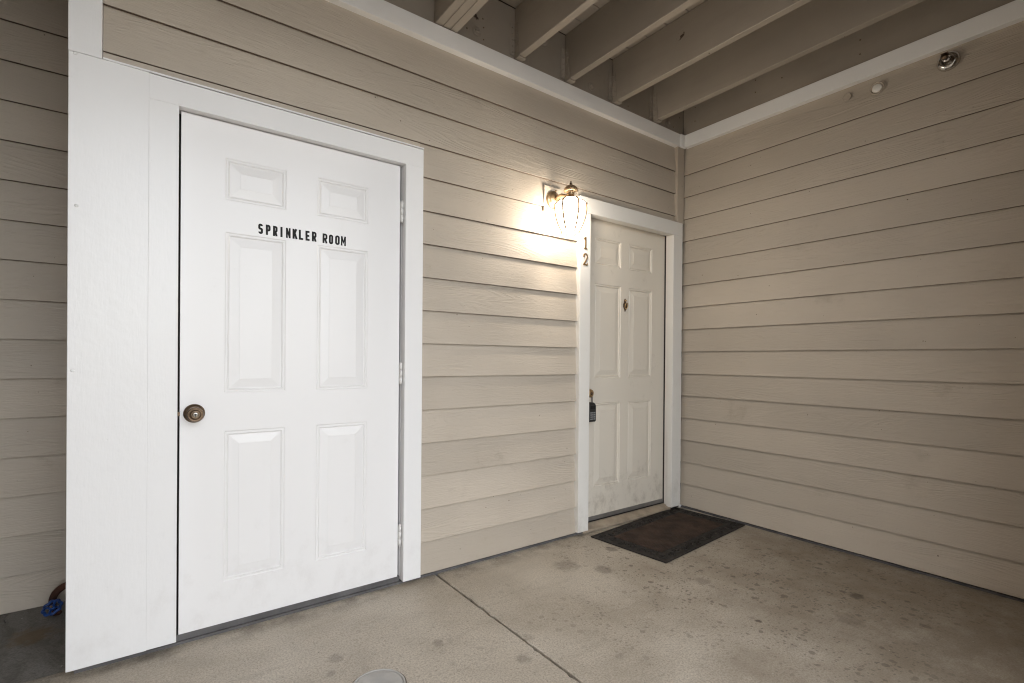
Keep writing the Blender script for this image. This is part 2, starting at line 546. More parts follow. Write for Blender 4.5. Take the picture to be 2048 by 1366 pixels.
def slab_mesh(x0, x1, y0, y1, wave=0.0025):
    """slab whose joint edge is chipped and uneven"""
    b = MB()
    n = 150
    top, bot = [], []
    random.seed(int((x0 + 20) * 10))
    for i in range(n + 1):
        t = i / n
        y = y0 + (y1 - y0) * t
        top.append((y, random.uniform(-1, 1) * wave * (2.4 if random.random() < 0.08 else 0.6)))
    vs, fs = [], []
    for y, w in top:
        xa = x0 + (w if abs(x0 - JX) < 0.02 else 0)
        xb = x1 + (w if abs(x1 - JX) < 0.02 else 0)
        ra = 0.004 if abs(x0 - JX) < 0.02 else 0.001
        rb = 0.004 if abs(x1 - JX) < 0.02 else 0.001
        vs += [(xa, y, -0.06), (xa, y, -ra * 1.2), (xa + ra * 1.4, y, 0.0), (xb - rb * 1.4, y, 0.0), (xb, y, -rb * 1.2), (xb, y, -0.06)]
    for i in range(n):
        for k in range(5):
            fs.append((i * 6 + k, i * 6 + k + 1, (i + 1) * 6 + k + 1, (i + 1) * 6 + k))
    fs += [tuple(range(6)), tuple(n * 6 + k for k in reversed(range(6)))]
    return b.add(vs, fs)


slab_mesh(-5.6, JX - 0.0055, -3.6, 0.05).build('slab', 'concrete', floor)
slab_mesh(JX + 0.0055, 0.03, -3.6, 0.05).build('slab', 'concrete', floor)
MB().box(JX - 0.012, JX + 0.012, -3.6, 0.05, -0.05, -0.016).build('joint_filler', 'joint', floor)
# older concrete of the recess, with a crack running through it
ck = [(-3.706, 0.735), (-3.716, 0.66), (-3.704, 0.62), (-3.728, 0.55), (-3.715, 0.49), (-3.735, 0.42), (-3.722, 0.34), (-3.74, 0.25), (-3.73, 0.15), (-3.75, 0.052)]
for sgn, xe in ((-1, -5.6), (1, -3.40)):
    vs, fs = [], []
    for x, y in ck:
        w = 0.0016 * sgn
        vs += [(x + w, y, -0.06), (x + w, y, -0.002 if sgn > 0 else -0.004), (xe, y, -0.002 if sgn > 0 else -0.004), (xe, y, -0.06)]
    for i in range(len(ck) - 1):
        for k in range(3):
            fs.append((i * 4 + k, i * 4 + k + 1, i * 4 + 5 + k, i * 4 + 4 + k))
    MB().add(vs, fs).build('old_slab', 'concrete_old', floor)

# ------------------------------------------------------------------ lap siding
E_A, E_B, E_C = 0.166, 0.1644, 0.1694
TH = 0.0125


def lap_mesh(name, length, e, h=None, axis='x', mat='siding'):
    """one board, bottom outer edge along local z=0; runs along +x facing -y, or along -y facing -x, or along +y facing -x"""
    ov = 0.028
    full = h is None
    h = e + ov if full else h
    slope = 0.0160 / e
    sec = [(0.0, 0.0015), (0.0008, 0.0), (TH, 0.0), (TH + slope * h, h), (slope * h, h)]
    n = max(2, int(length / 0.5))
    b = MB()
    vs, fs = [], []
    for i in range(n + 1):
        t = length * i / n
        for dd, z in sec:
            if axis == 'x':
                vs.append((t, dd, z))
            elif axis == 'y':
                vs.append((dd, -t, z))
            else:
                vs.append((dd, t, z))
    k = len(sec)
    for i in range(n):
        for j in range(k):
            fs.append((i * k + j, i * k + (j + 1) % k, (i + 1) * k + (j + 1) % k, (i + 1) * k + j))
    fs += [tuple(range(k)), tuple(n * k + j for j in reversed(range(k)))]
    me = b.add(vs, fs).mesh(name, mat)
    me.materials.append(M['lap_shade'])
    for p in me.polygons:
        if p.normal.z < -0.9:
            p.material_index = 1            # lower edge painted dark for the shadow line under each lap
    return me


# --- the wall with the two doors, y = 0
wallA = thing('siding_wall', (-1.7, 0.05, 0), 'greige lap siding wall that carries both white doors and the lantern', 'wall')
XA0, XA1 = -2.145, -1.077          # between the two door casings
XL, XR = -3.370, -0.080
zA = [1.84 - k * E_A for k in range(-5, 11)]          # 2.67 ... 0.18
mid = lap_mesh('siding_board', XA1 - XA0 + 0.004, E_A)
lng = lap_mesh('siding_board', XR - XL, E_A)
low = lap_mesh('siding_board', XA1 - XA0 + 0.004, 0.162)
top = lap_mesh('siding_board', XR - XL, E_A, 0.20)
for z in zA:
    if z > 2.6:
        continue
    elif z > 2.45:
        put('siding_board', top, wallA, (XL, 0, z))
    elif z > 2.1:
        put('siding_board', lng, wallA, (XL, 0, z))
    else:
        put('siding_board', mid, wallA, (XA0 - 0.002, 0.0003 * random.uniform(-1, 1), z + random.uniform(-0.0008, 0.0008)))
put('siding_board', low, wallA, (XA0 - 0.002, 0, 0.020))
# slivers of the course that the door heads cut
for x0, x1 in ((XL, XA0 - 0.003), (XA1 + 0.003, XR)):
    sl = MB().box(x0, x1, 0.0105, 0.018, 2.118, 2.198).build('siding_board', 'siding', wallA)
MB().box(-0.082, -0.004, -0.014, 0.03, 2.122, 2.684, 0.002).build('corner_post', 'siding_flat', wallA)
MB().box(-0.024, -0.003, -0.006, 0.03, 0.02, 2.122, 0.002).build('corner_post', 'siding_flat', wallA)
MB().box(-3.45, -0.004, 0.125, 0.18, 0.012, 3.1).build('wall_core', 'core', wallA)
MB().box(-0.109, -0.004, 0.031, 0.124, 0.012, 3.09).build('wall_core', 'core', wallA)
MB().box(-2.145, -1.08, 0.034, 0.124, 0.012, 3.09).build('wall_core', 'core', wallA)
MB().box(-3.36, -0.08, 0.036, 0.124, 2.15, 3.09).build('wall_core', 'core', wallA)
MB().box(-3.44, -0.004, 0.012, 0.13, -0.03, 0.0115).build('foundation_strip', 'sill_dark', wallA)
MB().box(-3.40, -0.058, -0.020, 0.02, 2.685, 2.776, 0.0015).build('trim_band', 'white_band', wallA)
MB().box(-0.0585, -0.001, -0.026, 0.02, 2.683, 2.779, 0.0015).build('band_end_block', 'white_band', wallA)
# wide white boards at the outer corner
b = MB().box(-3.460, -3.371, -0.0236, 0.02, 2.1312, 3.09, 0.0012)
b.build('corner_board', 'white', wallA)
b = MB().box(-3.459, -3.2385, -0.0225, 0.02, 0.028, 2.1305, 0.0012)
b.build('corner_board', 'white', wallA)
for x, z in ((-3.447, 2.19), (-3.442, 2.125), (-3.437, 1.61), (-3.445, 1.05)):
    MB().lathe([(0.0001, 0.0012), (0.004, 0.0010), (0.0055, 0)], (x, -0.0225, z), (0, -1, 0), 10).build('nail_head', 'white', wallA)
# the closet's side, going back to the recessed wall
sidem = lap_mesh('siding_board', 0.70, E_C, None, 'yy')
for k in range(18):
    put('siding_board', sidem, wallA, (-3.452, 0.02, 0.02 + k * E_C))
MB().box(-3.425, -3.35, 0.021, 0.75, 0.0, 3.09).build('wall_core', 'core', wallA)

# --- the wall at the side, x = 0
wallB = thing('siding_wall', (0.05, -1.7, 0), 'tan lap siding wall beside the doormat, with the chrome sprinkler head high up', 'wall')
LB = 3.5
bm_ = lap_mesh('siding_board', LB, E_B, None, 'y')
bl_ = lap_mesh('siding_board', LB, 0.161, None, 'y')
bt_ = lap_mesh('siding_board', LB, E_B, 0.22, 'y')
for k in range(0, 15):
    z = 2.4844 - k * E_B
    put('siding_board', bt_ if k == 0 else bm_, wallB, (0.0003 * random.uniform(-1, 1), 0.004, z + random.uniform(-0.0006, 0.0006)))
put('siding_board', bl_, wallB, (0, 0.004, 0.020))
MB().box(0.034, 0.12, -LB, 0.13, 0.012, 3.1).build('wall_core', 'core', wallB)
MB().box(0.012, 0.12, -LB, 0.0, -0.03, 0.0115).build('foundation_strip', 'sill_dark', wallB)
MB().box(-0.020, 0.02, -LB, -0.0265, 2.685, 2.776, 0.0015).build('trim_band', 'white_band', wallB)

# --- unseen wall added behind the camera to keep daylight off the right side
wallD = thing('siding_wall', (-1.21, -2.9, 0), 'unseen greige siding wall behind the camera, added to block daylight', 'wall')
dm_ = lap_mesh('siding_board', 1.25, E_A, None, 'y')
for k in range(18):
    put('siding_board', dm_, wallD, (-1.28, -2.30, 0.02 + k * E_A))
MB().box(-1.255, 0.12, -3.6, -3.45, 0.0, 3.1).build('wall_core', 'siding_flat', wallD)
MB().box(-1.255, -1.13, -3.449, -2.31, 0.0, 3.1).build('wall_core', 'siding_flat', wallD)

# --- unseen wall added on the left to cut daylight on the porch
wallE = thing('siding_wall', (-3.93, -1.3, 0), 'unseen greige siding wall left of the porch, added to block daylight', 'wall')
em_ = lap_mesh('siding_board', 4.1, E_C, None, 'y')
for k in range(18):
    o = put('siding_board', em_, wallE, (-3.86, -3.4, 0.02 + k * E_C))
    o.rotation_euler = (0, 0, math.pi)
MB().box(-3.98, -3.9, -3.4, 0.85, 0.0, 3.1).build('wall_core', 'core', wallE)

# --- the recessed wall beyond the closet
wallC = thing('siding_wall', (-4.5, 0.77, 0), 'shaded grey siding wall set back past the wide white corner board', 'wall')
cm_ = lap_mesh('siding_board', 2.15, E_C)
for k in range(-4, 14):
    put('siding_board', cm_, wallC, (-5.6, 0.72, 1.847 - k * E_C + random.uniform(-0.0008, 0.0008) if k < 11 else 1.847 - k * E_C) if k < 11 else (-5.6, 0.72 + 0.0, -0.5 - k))\
        if k < 11 else None
put('siding_board', lap_mesh('siding_board', 2.15, 0.155), wallC, (-5.6, 0.72, -0.002))
MB().box(-5.6, -3.36, 0.755, 0.85, -0.05, 3.1).build('wall_core', 'core', wallC)

# ------------------------------------------------------------------ deck overhead
deck = thing('timber_deck', (-1.5, -1.6, 2.79), 'greige painted timber deck overhead with open joists on metal hangers', 'deck')
ZJ0, ZJ1 = 2.792, 3.075
YL = -2.30                              # the deck stops short on the far side of the beam
YF = -3.44
MB().box(-3.365, -0.001, 0.0, 0.05, 2.7765, 3.074, 0.002).build('ledger', 'lumber', deck)
MB().box(0.0, 0.05, YF, -0.001, 2.7765, 3.074, 0.002).build('ledger', 'lumber', deck)
JW = 0.043
jx = [-1.556, -1.175, -0.758, -0.338]
jm = MB().box(-JW / 2, JW / 2, YL, -0.003, 0, ZJ1 - ZJ0 - 0.001, 0.003).mesh('joist', 'lumber')


def hanger_mesh():
    b = MB()
    w = JW / 2
    for s in (-1, 1):
        x0, x1 = sorted((s * (w + 0.0012), s * (w + 0.0042)))
        b.add([(x0, -0.003, -0.004), (x1, -0.003, -0.004), (x0, -0.048, -0.004), (x1, -0.048, -0.004),
               (x0, -0.003, 0.19), (x1, -0.003, 0.19), (x0, -0.030, 0.19), (x1, -0.030, 0.19)],
              [(0, 1, 3, 2), (4, 6, 7, 5), (0, 2, 6, 4), (1, 5, 7, 3), (0, 4, 5, 1), (2, 3, 7, 6)])
        x0, x1 = sorted((s * (w + 0.0042), s * (w + 0.034)))
        b.box(x0, x1, -0.0055, -0.0012, 0.012, 0.19)
        for k in range(5):
            b.lathe([(0.0055, 0), (0.0045, 0.003), (0.0001, 0.0038)], (s * (w + 0.0042), -0.016 - 0.012 * (k % 2), 0.03 + 0.034 * k), (s, 0, 0), 8)
            b.lathe([(0.0055, 0), (0.0045, 0.003), (0.0001, 0.0038)], (s * (w + 0.018), -0.0055, 0.03 + 0.034 * k), (0, -1, 0), 8)
    b.box(-w - 0.0042, w + 0.0042, -0.048, -0.003, -0.0062, -0.0030)
    return b.mesh('joist_hanger', 'lumber')


hm = hanger_mesh()
for x in jx:
    j = put('joist', jm, deck, (x, 0, ZJ0))
    j.rotation_euler = (0, 0, R(random.uniform(-0.15, 0.15)))
    put('joist_hanger', hm, deck, (x, 0, ZJ0))
for k, x in enumerate((-2.062, -2.019, -1.976)):
    MB().box(x - 0.0208, x + 0.0208, YL, -0.003, 2.782, ZJ1, 0.0025).build('beam_ply', 'lumber', deck)
js = MB().box(-JW / 2, JW / 2, YL, -0.003, 0, ZJ1 - ZJ0 - 0.001, 0.003).mesh('joist', 'lumber')
for x in (-2.5, -2.9, -3.3):
    put('joist', js, deck, (x, 0, ZJ0))
# decking boards run across the joists
n = 0
y = -0.002
dm = MB().box(-5.6, 0.12, -0.1385, 0, 0, 0.026, 0.002).mesh('deck_board', 'lumber')
dm2 = MB().box(-1.27, 0.12, -0.1385, 0, 0, 0.026, 0.002).mesh('deck_board', 'lumber')
while y > YF:
    put('deck_board', dm if y > YL else dm2, deck, (0, y, ZJ1 + 0.001))
    y -= 0.143
MB().box(-5.6, 0.12, YL, 0.9, 3.104, 3.16).build('deck_underlay', 'core', deck)
MB().box(-5.6, -3.46, 0.0, 0.75, 3.02, 3.1).build('soffit', 'lumber', deck)
MB().box(-1.27, 0.12, YF, YL - 0.001, 3.104, 3.16).build('deck_underlay', 'core', deck)
MB().box(-1.27, 0.12, YF - 0.045, YF, 2.74, 3.12, 0.003).build('rim_board', 'lumber', deck)
MB().box(-5.6, -1.271, YL - 0.045, YL, 2.78, 3.12, 0.003).build('rim_board', 'lumber', deck)
bld = MB().box(-9, 7, 0.2, 9, 3.17, 6.6)  # upper storey mass, added unseen to keep the sun off the porch
tag(bld.build('unseen_upper_storey', 'siding', None), 'unseen upper storey block above the deck, added to shade the porch', 'building')
bolt = MB()
bolt.lathe([(0.024, 0), (0.024, 0.004), (0.022, 0.005)], (0, 0, 0), (0, -1, 0), 20)
bolt.lathe([(0.0135, 0.005), (0.0135, 0.014), (0.010, 0.0165), (0.0001, 0.017)], (0, 0, 0), (0, -1, 0), 6, False)
bolt = bolt.mesh('bolt', 'lumber')
for x, z in ((-1.83, 2.846), (-1.363, 2.972), (-0.972, 2.834), (-0.184, 2.832), (-0.56, 2.955), (-2.3, 2.94)):
    put('bolt', bolt, deck, (x, -0.0005, z))
nail = MB().lathe([(0.0042, 0), (0.0036, 0.0012), (0.0001, 0.0015)], (0, 0, 0), (0, -1, 0), 8).mesh('nail_head', 'bronze')
for x, z in ((-1.79, 2.93), (-1.785, 2.885), (-1.89, 2.84), (-1.785, 2.82), (-1.0, 2.95), (-0.62, 2.82), (-0.15, 2.93), (-0.12, 2.82)):
    put('nail_head', nail, deck, (x, -0.0003, z))
nailb = MB().lathe([(0.0042, 0), (0.0036, 0.0012), (0.0001, 0.0015)], (0, 0, 0), (-1, 0, 0), 8).mesh('nail_head', 'bronze')
for y_, z in ((-0.10, 2.86), (-0.10, 2.96), (-0.55, 2.88), (-0.55, 2.96), (-0.72, 2.90), (-1.15, 2.84), (-1.15, 2.92), (-1.16, 2.99)):
    put('nail_head', nailb, deck, (-0.0003, y_, z))

# ------------------------------------------------------------------ six panel doors
PROF = [(0, 0), (0.004, 0.0026), (0.009, 0.0026), (0.012, 0.0013), (0.0165, 0.0046), (0.019, 0.0048), (0.052, 0.0010), (0.0535, 0.0003)]


def panel_mesh(w, h, mat):
    b = MB()
    vs, fs = [], []
    for ins, dp in PROF:
        dp *= 1.7 if mat == 'old_door' else 1.05
        vs += [(ins, dp, ins), (w - ins, dp, ins), (w - ins, dp, h - ins), (ins, dp, h - ins)]
    for i in range(len(PROF) - 1):
        for k in range(4):
            k2 = (k + 1) % 4
            fs.append((i * 4 + k, i * 4 + k2, (i + 1) * 4 + k2, (i + 1) * 4 + k))
    e = (len(PROF) - 1) * 4
    fs.append((e, e + 1, e + 2, e + 3))
    return b.add(vs, fs).mesh('panel', mat)


def six_panel(door, x0, x1, z0, z1, yf, xs, zs, mat):
    """slab whose front has six openings, each filled by its own embossed panel"""
    gx = [x0, xs[0][0], xs[0][1], xs[1][0], xs[1][1], x1]
    gz = [z0]
    for a, c in zs:
        gz += [a, c]
    gz.append(z1)
    b = MB()
    for i in range(len(gx) - 1):
        for j in range(len(gz) - 1):
            if i in (1, 3) and j % 2 == 1:
                continue
            vs = [(gx[i], yf, gz[j]), (gx[i + 1], yf, gz[j]), (gx[i + 1], yf, gz[j + 1]), (gx[i], yf, gz[j + 1])]
            b.add(vs, [(0, 1, 2, 3)])
    yb = yf + 0.034
    b.add([(x0, yf, z0), (x1, yf, z0), (x1, yf, z1), (x0, yf, z1), (x0, yb, z0), (x1, yb, z0), (x1, yb, z1), (x0, yb, z1)],
          [(0, 4, 5, 1), (1, 5, 6, 2), (2, 6, 7, 3), (3, 7, 4, 0), (4, 7, 6, 5)])
    me = b.mesh('slab', mat)
    bm = bmesh.new()
    bm.from_mesh(me)
    bmesh.ops.remove_doubles(bm, verts=bm.verts, dist=1e-5)
    bm.to_mesh(me)
    bm.free()
    put('door_slab', me, door)
    for a, c in zs:
        for l, r in xs:
            put('panel', panel_mesh(r - l, c - a, mat), door, (l, yf, a))


# --- sprinkler room door
D1Y = 0.013
door1 = thing('sprinkler_room_door', (-2.7, D1Y, 0.04), 'glossy white six panel door lettered SPRINKLER ROOM', 'door')
k1 = (D1Y + 2.2697) / (2.2597)
X1 = lambda x: -3.2506 + (x + 3.2506) * k1
Z1 = lambda z: 1.0988 + (z - 1.0988) * k1
six_panel(door1, -3.139, -2.2515, 0.046, 2.0335, D1Y, [(X1(-2.994), X1(-2.770)), (X1(-2.644), X1(-2.417))],
          [(Z1(0.212), Z1(0.808)), (Z1(0.960), Z1(1.594)), (Z1(1.720), Z1(1.886))], 'door')
# bottom lip
MB().box(-3.139, -2.2515, D1Y + 0.002, D1Y + 0.03, 0.038, 0.0455).build('bottom_edge', 'door', door1)

# lettering: one black vinyl letter each, set by hand so the spacing is uneven
W, H, S = 0.0098, 0.0425, 0.0047


def letter_strokes(ch, w, h, s):
    a, e = s / 2, w - s / 2
    t, bt, md = h - s / 2, s / 2, h * 0.52

    def arc(cx, cz, rx, rz, a0, a1, n=8):
        return [(cx + rx * math.cos(R(a0 + (a1 - a0) * i / n)), cz + rz * math.sin(R(a0 + (a1 - a0) * i / n))) for i in range(n + 1)]
    c = (a + e) / 2
    rx = (e - a) / 2
    if ch == 'S':
        rz = rx * 1.15
        return [(arc(c, t - rz, rx, rz, 0, 180) + arc(c, md + rz * 0.65, rx, rz * 0.75, 180, 268, 4) + arc(c, md - rz * 0.75, rx, rz * 0.75, 85, 0, 4) + arc(c, bt + rz, rx, rz, 0, -180), False)]
    if ch in 'PR':
        r = rx * 0.95
        out = [([(a, 0), (a, h)], False),
               ([(a, t)] + arc(e - r, t - r, r, r, 90, 0, 4) + arc(e - r, md + r - s * 0.35, r, r, 0, -90, 4) + [(a, md - s * 0.35)], False)]
        if ch == 'R':
            out.append(([(a + rx * 0.9, md), (e + s * 0.1, 0)], False))
        return out
    if ch == 'I':
        return [([(s / 2, 0), (s / 2, h)], False)]
    if ch == 'N':
        return [([(a, 0), (a, h)], False), ([(e, 0), (e, h)], False), ([(a, h * 0.97), (e, h * 0.03)], False)]
    if ch == 'K':
        return [([(a, 0), (a, h)], False), ([(a + s * 0.2, h * 0.40), (e, h)], False), ([(a + s * 0.6, h * 0.55), (e + s * 0.15, 0)], False)]
    if ch == 'L':
        return [([(a, h), (a, bt), (w, bt)], False)]
    if ch == 'E':
        return [([(w, t), (a, t), (a, bt), (w, bt)], False), ([(a, h * 0.5), (w * 0.9, h * 0.5)], False)]
    if ch == 'O':
        rz = rx
        return [(arc(c, t - rz, rx, rz, 0, 180) + arc(c, bt + rz, rx, rz, 180, 360), True)]
    if ch == 'M':
        return [([(a, 0), (a, h)], False), ([(e, 0), (e, h)], False), ([(a, h * 0.97), (c, h * 0.35), (e, h * 0.97)], False)]


def px_x(px, y):
    """where a column of the lettering falls along the door"""
    f = 999.75
    u = (px - 1024) / f
    dx, dy = fw.x + r2.x * u, fw.y + r2.y * u
    return CAM.x + dx * (y - CAM.y) / dy


cols = [(498, 525), (541, 568), (581, 607), (624, 635), (656, 682), (693, 720), (729, 753), (767, 790), (803, 829), (864, 891), (900, 924), (935, 961), (968, 996)]
for ch, (c0, c1) in zip('SPRINKLERROOM', cols):
    xa, xb = px_x(340 + c0 * 0.3513, D1Y), px_x(340 + c1 * 0.3513, D1Y)
    b = MB()
    wd = xb - xa
    s_ = 0.0082 if ch not in 'MN' else 0.0068
    for i, (pts, cl) in enumerate(letter_strokes(ch, max(wd, s_), H, s_)):
        b.ribbon([(p[0], p[1]) for p in pts], s_, -0.0006 - 0.00005 * i, 0.0, cl)
    o = b.build('letter', 'letter', door1, (xa, D1Y - 0.0003, 1.6095 + random.uniform(-0.0009, 0.0009)))
    o.rotation_euler = (0, R(random.uniform(-0.9, 0.9)), 0)

# knob with key cylinder
KX, KZ = X1(-3.094), Z1(0.884)
kn = MB()
kn.lathe([(0.036, 0), (0.036, 0.005), (0.033, 0.010), (0.025, 0.013), (0.0135, 0.016), (0.0125, 0.030), (0.018, 0.036), (0.0265, 0.044), (0.0285, 0.053),
          (0.0262, 0.060), (0.0235, 0.0625), (0.0228, 0.0608), (0.0185, 0.0605), (0.0175, 0.0635), (0.0145, 0.066), (0.0105, 0.0665), (0.0100, 0.0655)], (KX, D1Y, KZ), (0, -1, 0), 36)
kn = kn.build('knob', 'bronze', door1)
MB().lathe([(0.0098, 0.060), (0.0098, 0.0672), (0.0085, 0.0685), (0.0001, 0.0688)], (KX, D1Y, KZ), (0, -1, 0), 24).build('key_cylinder', 'nickel', kn)
MB().lathe([(0.0042, 0.0688), (0.0040, 0.0692), (0.0001, 0.0693)], (KX, D1Y, KZ + 0.001), (0, -1, 0), 16).box(KX - 0.0012, KX + 0.0012, D1Y - 0.0694, D1Y - 0.068, KZ - 0.007, KZ).build('keyhole', 'dark', kn)

# hinges on the other side
for zc in (1.805, 1.028, 0.250):
    z = Z1(zc)
    hb = MB()
    for k in range(3):
        hb.lathe([(0.0062, -0.049 + 0.033 * k + 0.0004), (0.0062, -0.049 + 0.033 * (k + 1) - 0.0008)], (-2.2445, D1Y - 0.010, z), (0, 0, 1), 14)
    hb.lathe([(0.0045, 0.049), (0.0045, 0.0525), (0.002, 0.0545)], (-2.2445, D1Y - 0.010, z), (0, 0, 1), 12)
    hb.lathe([(0.0045, -0.0525), (0.0045, -0.049)], (-2.2445, D1Y - 0.010, z), (0, 0, 1), 12)
    hb.box(-2.2500, -2.2468, D1Y - 0.010, D1Y + 0.022, z - 0.049, z + 0.049)
    hb.build('hinge', 'steel', door1)

frame1 = thing('door_frame', (-2.7, 0.0, 0.03), 'white painted frame around the sprinkler room door, next to wide corner board', 'door frame')
MB().box(-3.2392, -3.148, -0.0235, 0.022, 0.030, 2.0371, 0.0007).build('side_casing', 'white', frame1)
MB().box(-2.237, -2.1455, -0.0235, 0.022, 0.021, 2.0371, 0.0007).build('side_casing', 'white', frame1)
MB().box(-3.2392, -2.1455, -0.0237, 0.022, 2.0372, 2.1275, 0.0007).build('head_casing', 'white', frame1)
MB().box(-3.369, -2.1445, -0.0262, 0.0065, 2.1305, 2.1365).build('drip_cap', 'white', frame1)
MB().box(-3.152, -3.1465, 0.0225, 0.05, 0.030, 2.0368).build('jamb', 'white', frame1)
MB().box(-2.2385, -2.231, 0.0225, 0.05, 0.021, 2.0368).build('jamb', 'white', frame1)
MB().box(-3.146, -2.239, 0.0225, 0.05, 2.037, 2.0445).build('jamb', 'white', frame1)
MB().box(-3.1475, -2.237, 0.020, 0.05, 0.004, 0.0365, 0.002).build('threshold', 'sill_dark', frame1)
sp_ = MB().box(-3.1492, -3.1470, -0.004, 0.020, KZ - 0.030, KZ + 0.030)
sp_.build('strike_plate', 'bronze', frame1)
MB().box(-3.1470, -3.139, 0.004, 0.012, KZ - 0.006, KZ + 0.008).build('latch_bolt', 'bronze', door1)

# --- entry door of number twelve
D2Y = 0.065
door2 = thing('entry_door', (-0.56, D2Y, 0.05), 'aged off-white six panel entry door with knocker, behind the doormat', 'door')
six_panel(door2, -1.012, -0.1215, 0.070, 2.036, D2Y, [(-0.856, -0.601), (-0.521, -0.266)],
          [(0.256, 0.815), (0.980, 1.608), (1.733, 1.912)], 'old_door')
MB().box(-1.012, -0.1215, D2Y - 0.004, D2Y + 0.02, 0.044, 0.069, 0.001).build('door_sweep', 'alu', door2)
# knocker
kx, kz = -0.560, 1.484
kb = MB()
pl = [(0.0, 0.046), (0.007, 0.036), (0.010, 0.028), (0.006, 0.021), (0.012, 0.014), (0.0185, 0.004), (0.0175, -0.012), (0.011, -0.025), (0.005, -0.034), (0.004, -0.040), (0.0, -0.047)]
pts = pl + [(-x, z) for x, z in reversed(pl[1:-1])]
vs = [(kx + x, D2Y, kz + z) for x, z in pts] + [(kx + x * 0.8, D2Y - 0.007, kz + z * 0.93) for x, z in pts]
nn = len(pts)
kb.add(vs, [(i, (i + 1) % nn, nn + (i + 1) % nn, nn + i) for i in range(nn)] + [tuple(range(nn, 2 * nn))])
kp = kb.build('knocker', 'bronze', door2)
st = MB().tube([(kx + 0.013 * math.cos(R(a)), D2Y - 0.014 - 0.004 * math.sin(R(a)), kz - 0.006 + 0.019 * math.sin(R(a))) for a in range(110, 471, 20)], 0.0034, 8)
st.ball((kx, D2Y - 0.014, kz - 0.026), 0.006).ball((kx, D2Y - 0.010, kz + 0.030), 0.0065)
st.build('knocker_ring', 'brass', kp)
# knob, mostly hidden by the casing
KX2, KZ2 = -0.943, 0.8865
kn2 = MB().lathe([(0.032, 0), (0.032, 0.004), (0.027, 0.010), (0.0125, 0.013), (0.0115, 0.030), (0.018, 0.036), (0.0255, 0.045), (0.027, 0.054), (0.024, 0.061),
                  (0.0165, 0.0645), (0.0105, 0.065)], (KX2, D2Y, KZ2), (0, -1, 0), 30).build('knob', 'brass', door2)
MB().lathe([(0.0095, 0.0645), (0.0095, 0.0668), (0.0001, 0.067)], (KX2, D2Y, KZ2), (0, -1, 0), 20).box(KX2 - 0.0012, KX2 + 0.0012, D2Y - 0.0676, D2Y - 0.066, KZ2 - 0.006, KZ2 + 0.005).build('key_cylinder', 'bronze', kn2)

frame2 = thing('door_frame', (-0.55, 0.0, 0.03), 'aged white frame around the entry door, bearing the numerals 1 and 2', 'door frame')
MB().box(-1.0765, -0.985, -0.0225, 0.022, 0.024, 2.0225, 0.002).build('side_casing', 'old_white', frame2)
MB().box(-0.1345, -0.0262, -0.0225, 0.022, 0.024, 2.0225, 0.002).build('side_casing', 'old_white', frame2)
MB().box(-1.0765, -0.0262, -0.0230, 0.022, 2.023, 2.121, 0.002).build('head_casing', 'old_white', frame2)
MB().box(-1.0755, -0.0275, -0.004, 0.0065, 2.1212, 2.1262).build('drip_cap', 'siding_flat', frame2)
MB().box(-1.035, -0.9885, 0.0225, 0.12, 0.03, 2.02).build('jamb', 'old_white', frame2)
MB().box(-0.1215, -0.110, 0.0225, 0.0518, 0.03, 2.045).build('jamb', 'old_white', frame2)
MB().box(-0.985, -0.1222, 0.0225, 0.0518, 2.0285, 2.045).build('jamb', 'old_white', frame2)
th = MB()
th.add([(-1.02, 0.0205, 0.0), (-0.112, 0.0205, 0.0), (-1.02, -0.008, 0.004), (-0.125, -0.008, 0.004), (-1.02, -0.008, 0.020), (-0.125, -0.008, 0.020),
        (-1.02, 0.062, 0.038), (-0.112, 0.062, 0.038), (-1.02, 0.1, 0.038), (-0.112, 0.1, 0.038), (-1.02, 0.1, 0.0), (-0.112, 0.1, 0.0)],
       [(2, 3, 5, 4), (4, 5, 7, 6), (6, 7, 9, 8), (8, 9, 11, 10)])
th.build('threshold', 'sill_wood', frame2)
MB().box(-1.0, -0.118, 0.055, 0.10, 0.0385, 0.0435).build('weatherstrip', 'dark', frame2)

# numerals on the casing
NX = -1.034
n1 = MB()
n1.ribbon([(0.0, 0.0), (0.001, 0.075)], 0.0085, -0.005, 0)
n1.ribbon([(-0.012, 0.0035), (0.013, 0.0035)], 0.007, -0.00515, 0)
n1.ribbon([(0.001, 0.073), (-0.005, 0.070), (-0.013, 0.060)], 0.007, -0.0053, 0)
tag(n1.build('house_number', 'brass', None, (NX, -0.0228, 1.7925)), 'small brass numeral 1 on the white casing under the lantern', 'house number', 'numerals on the door casing')
n2 = MB()
arc = [(0.0 + 0.0155 * math.cos(R(a)), 0.0555 + 0.0165 * math.sin(R(a))) for a in range(170, -46, -18)]
n2.ribbon(arc + [(0.004, 0.030), (-0.008, 0.014), (-0.016, 0.0045)], 0.0075, -0.005, 0)
n2.ribbon([(-0.0185, 0.004), (0.018, 0.004)], 0.008, -0.00515, 0)
n2.ribbon([(0.0155, 0.002), (0.018, 0.014)], 0.005, -0.0053, 0)
n2.lathe([(0.0055, 0), (0.0055, 0.0054), (0.004, 0.006)], (-0.0135, 0, 0.055), (0, -1, 0), 14)
tag(n2.build('house_number', 'brass', None, (NX + 0.001, -0.0228, 1.6915)), 'small brass numeral 2 on the white casing, below the other numeral', 'house number', 'numerals on the door casing')

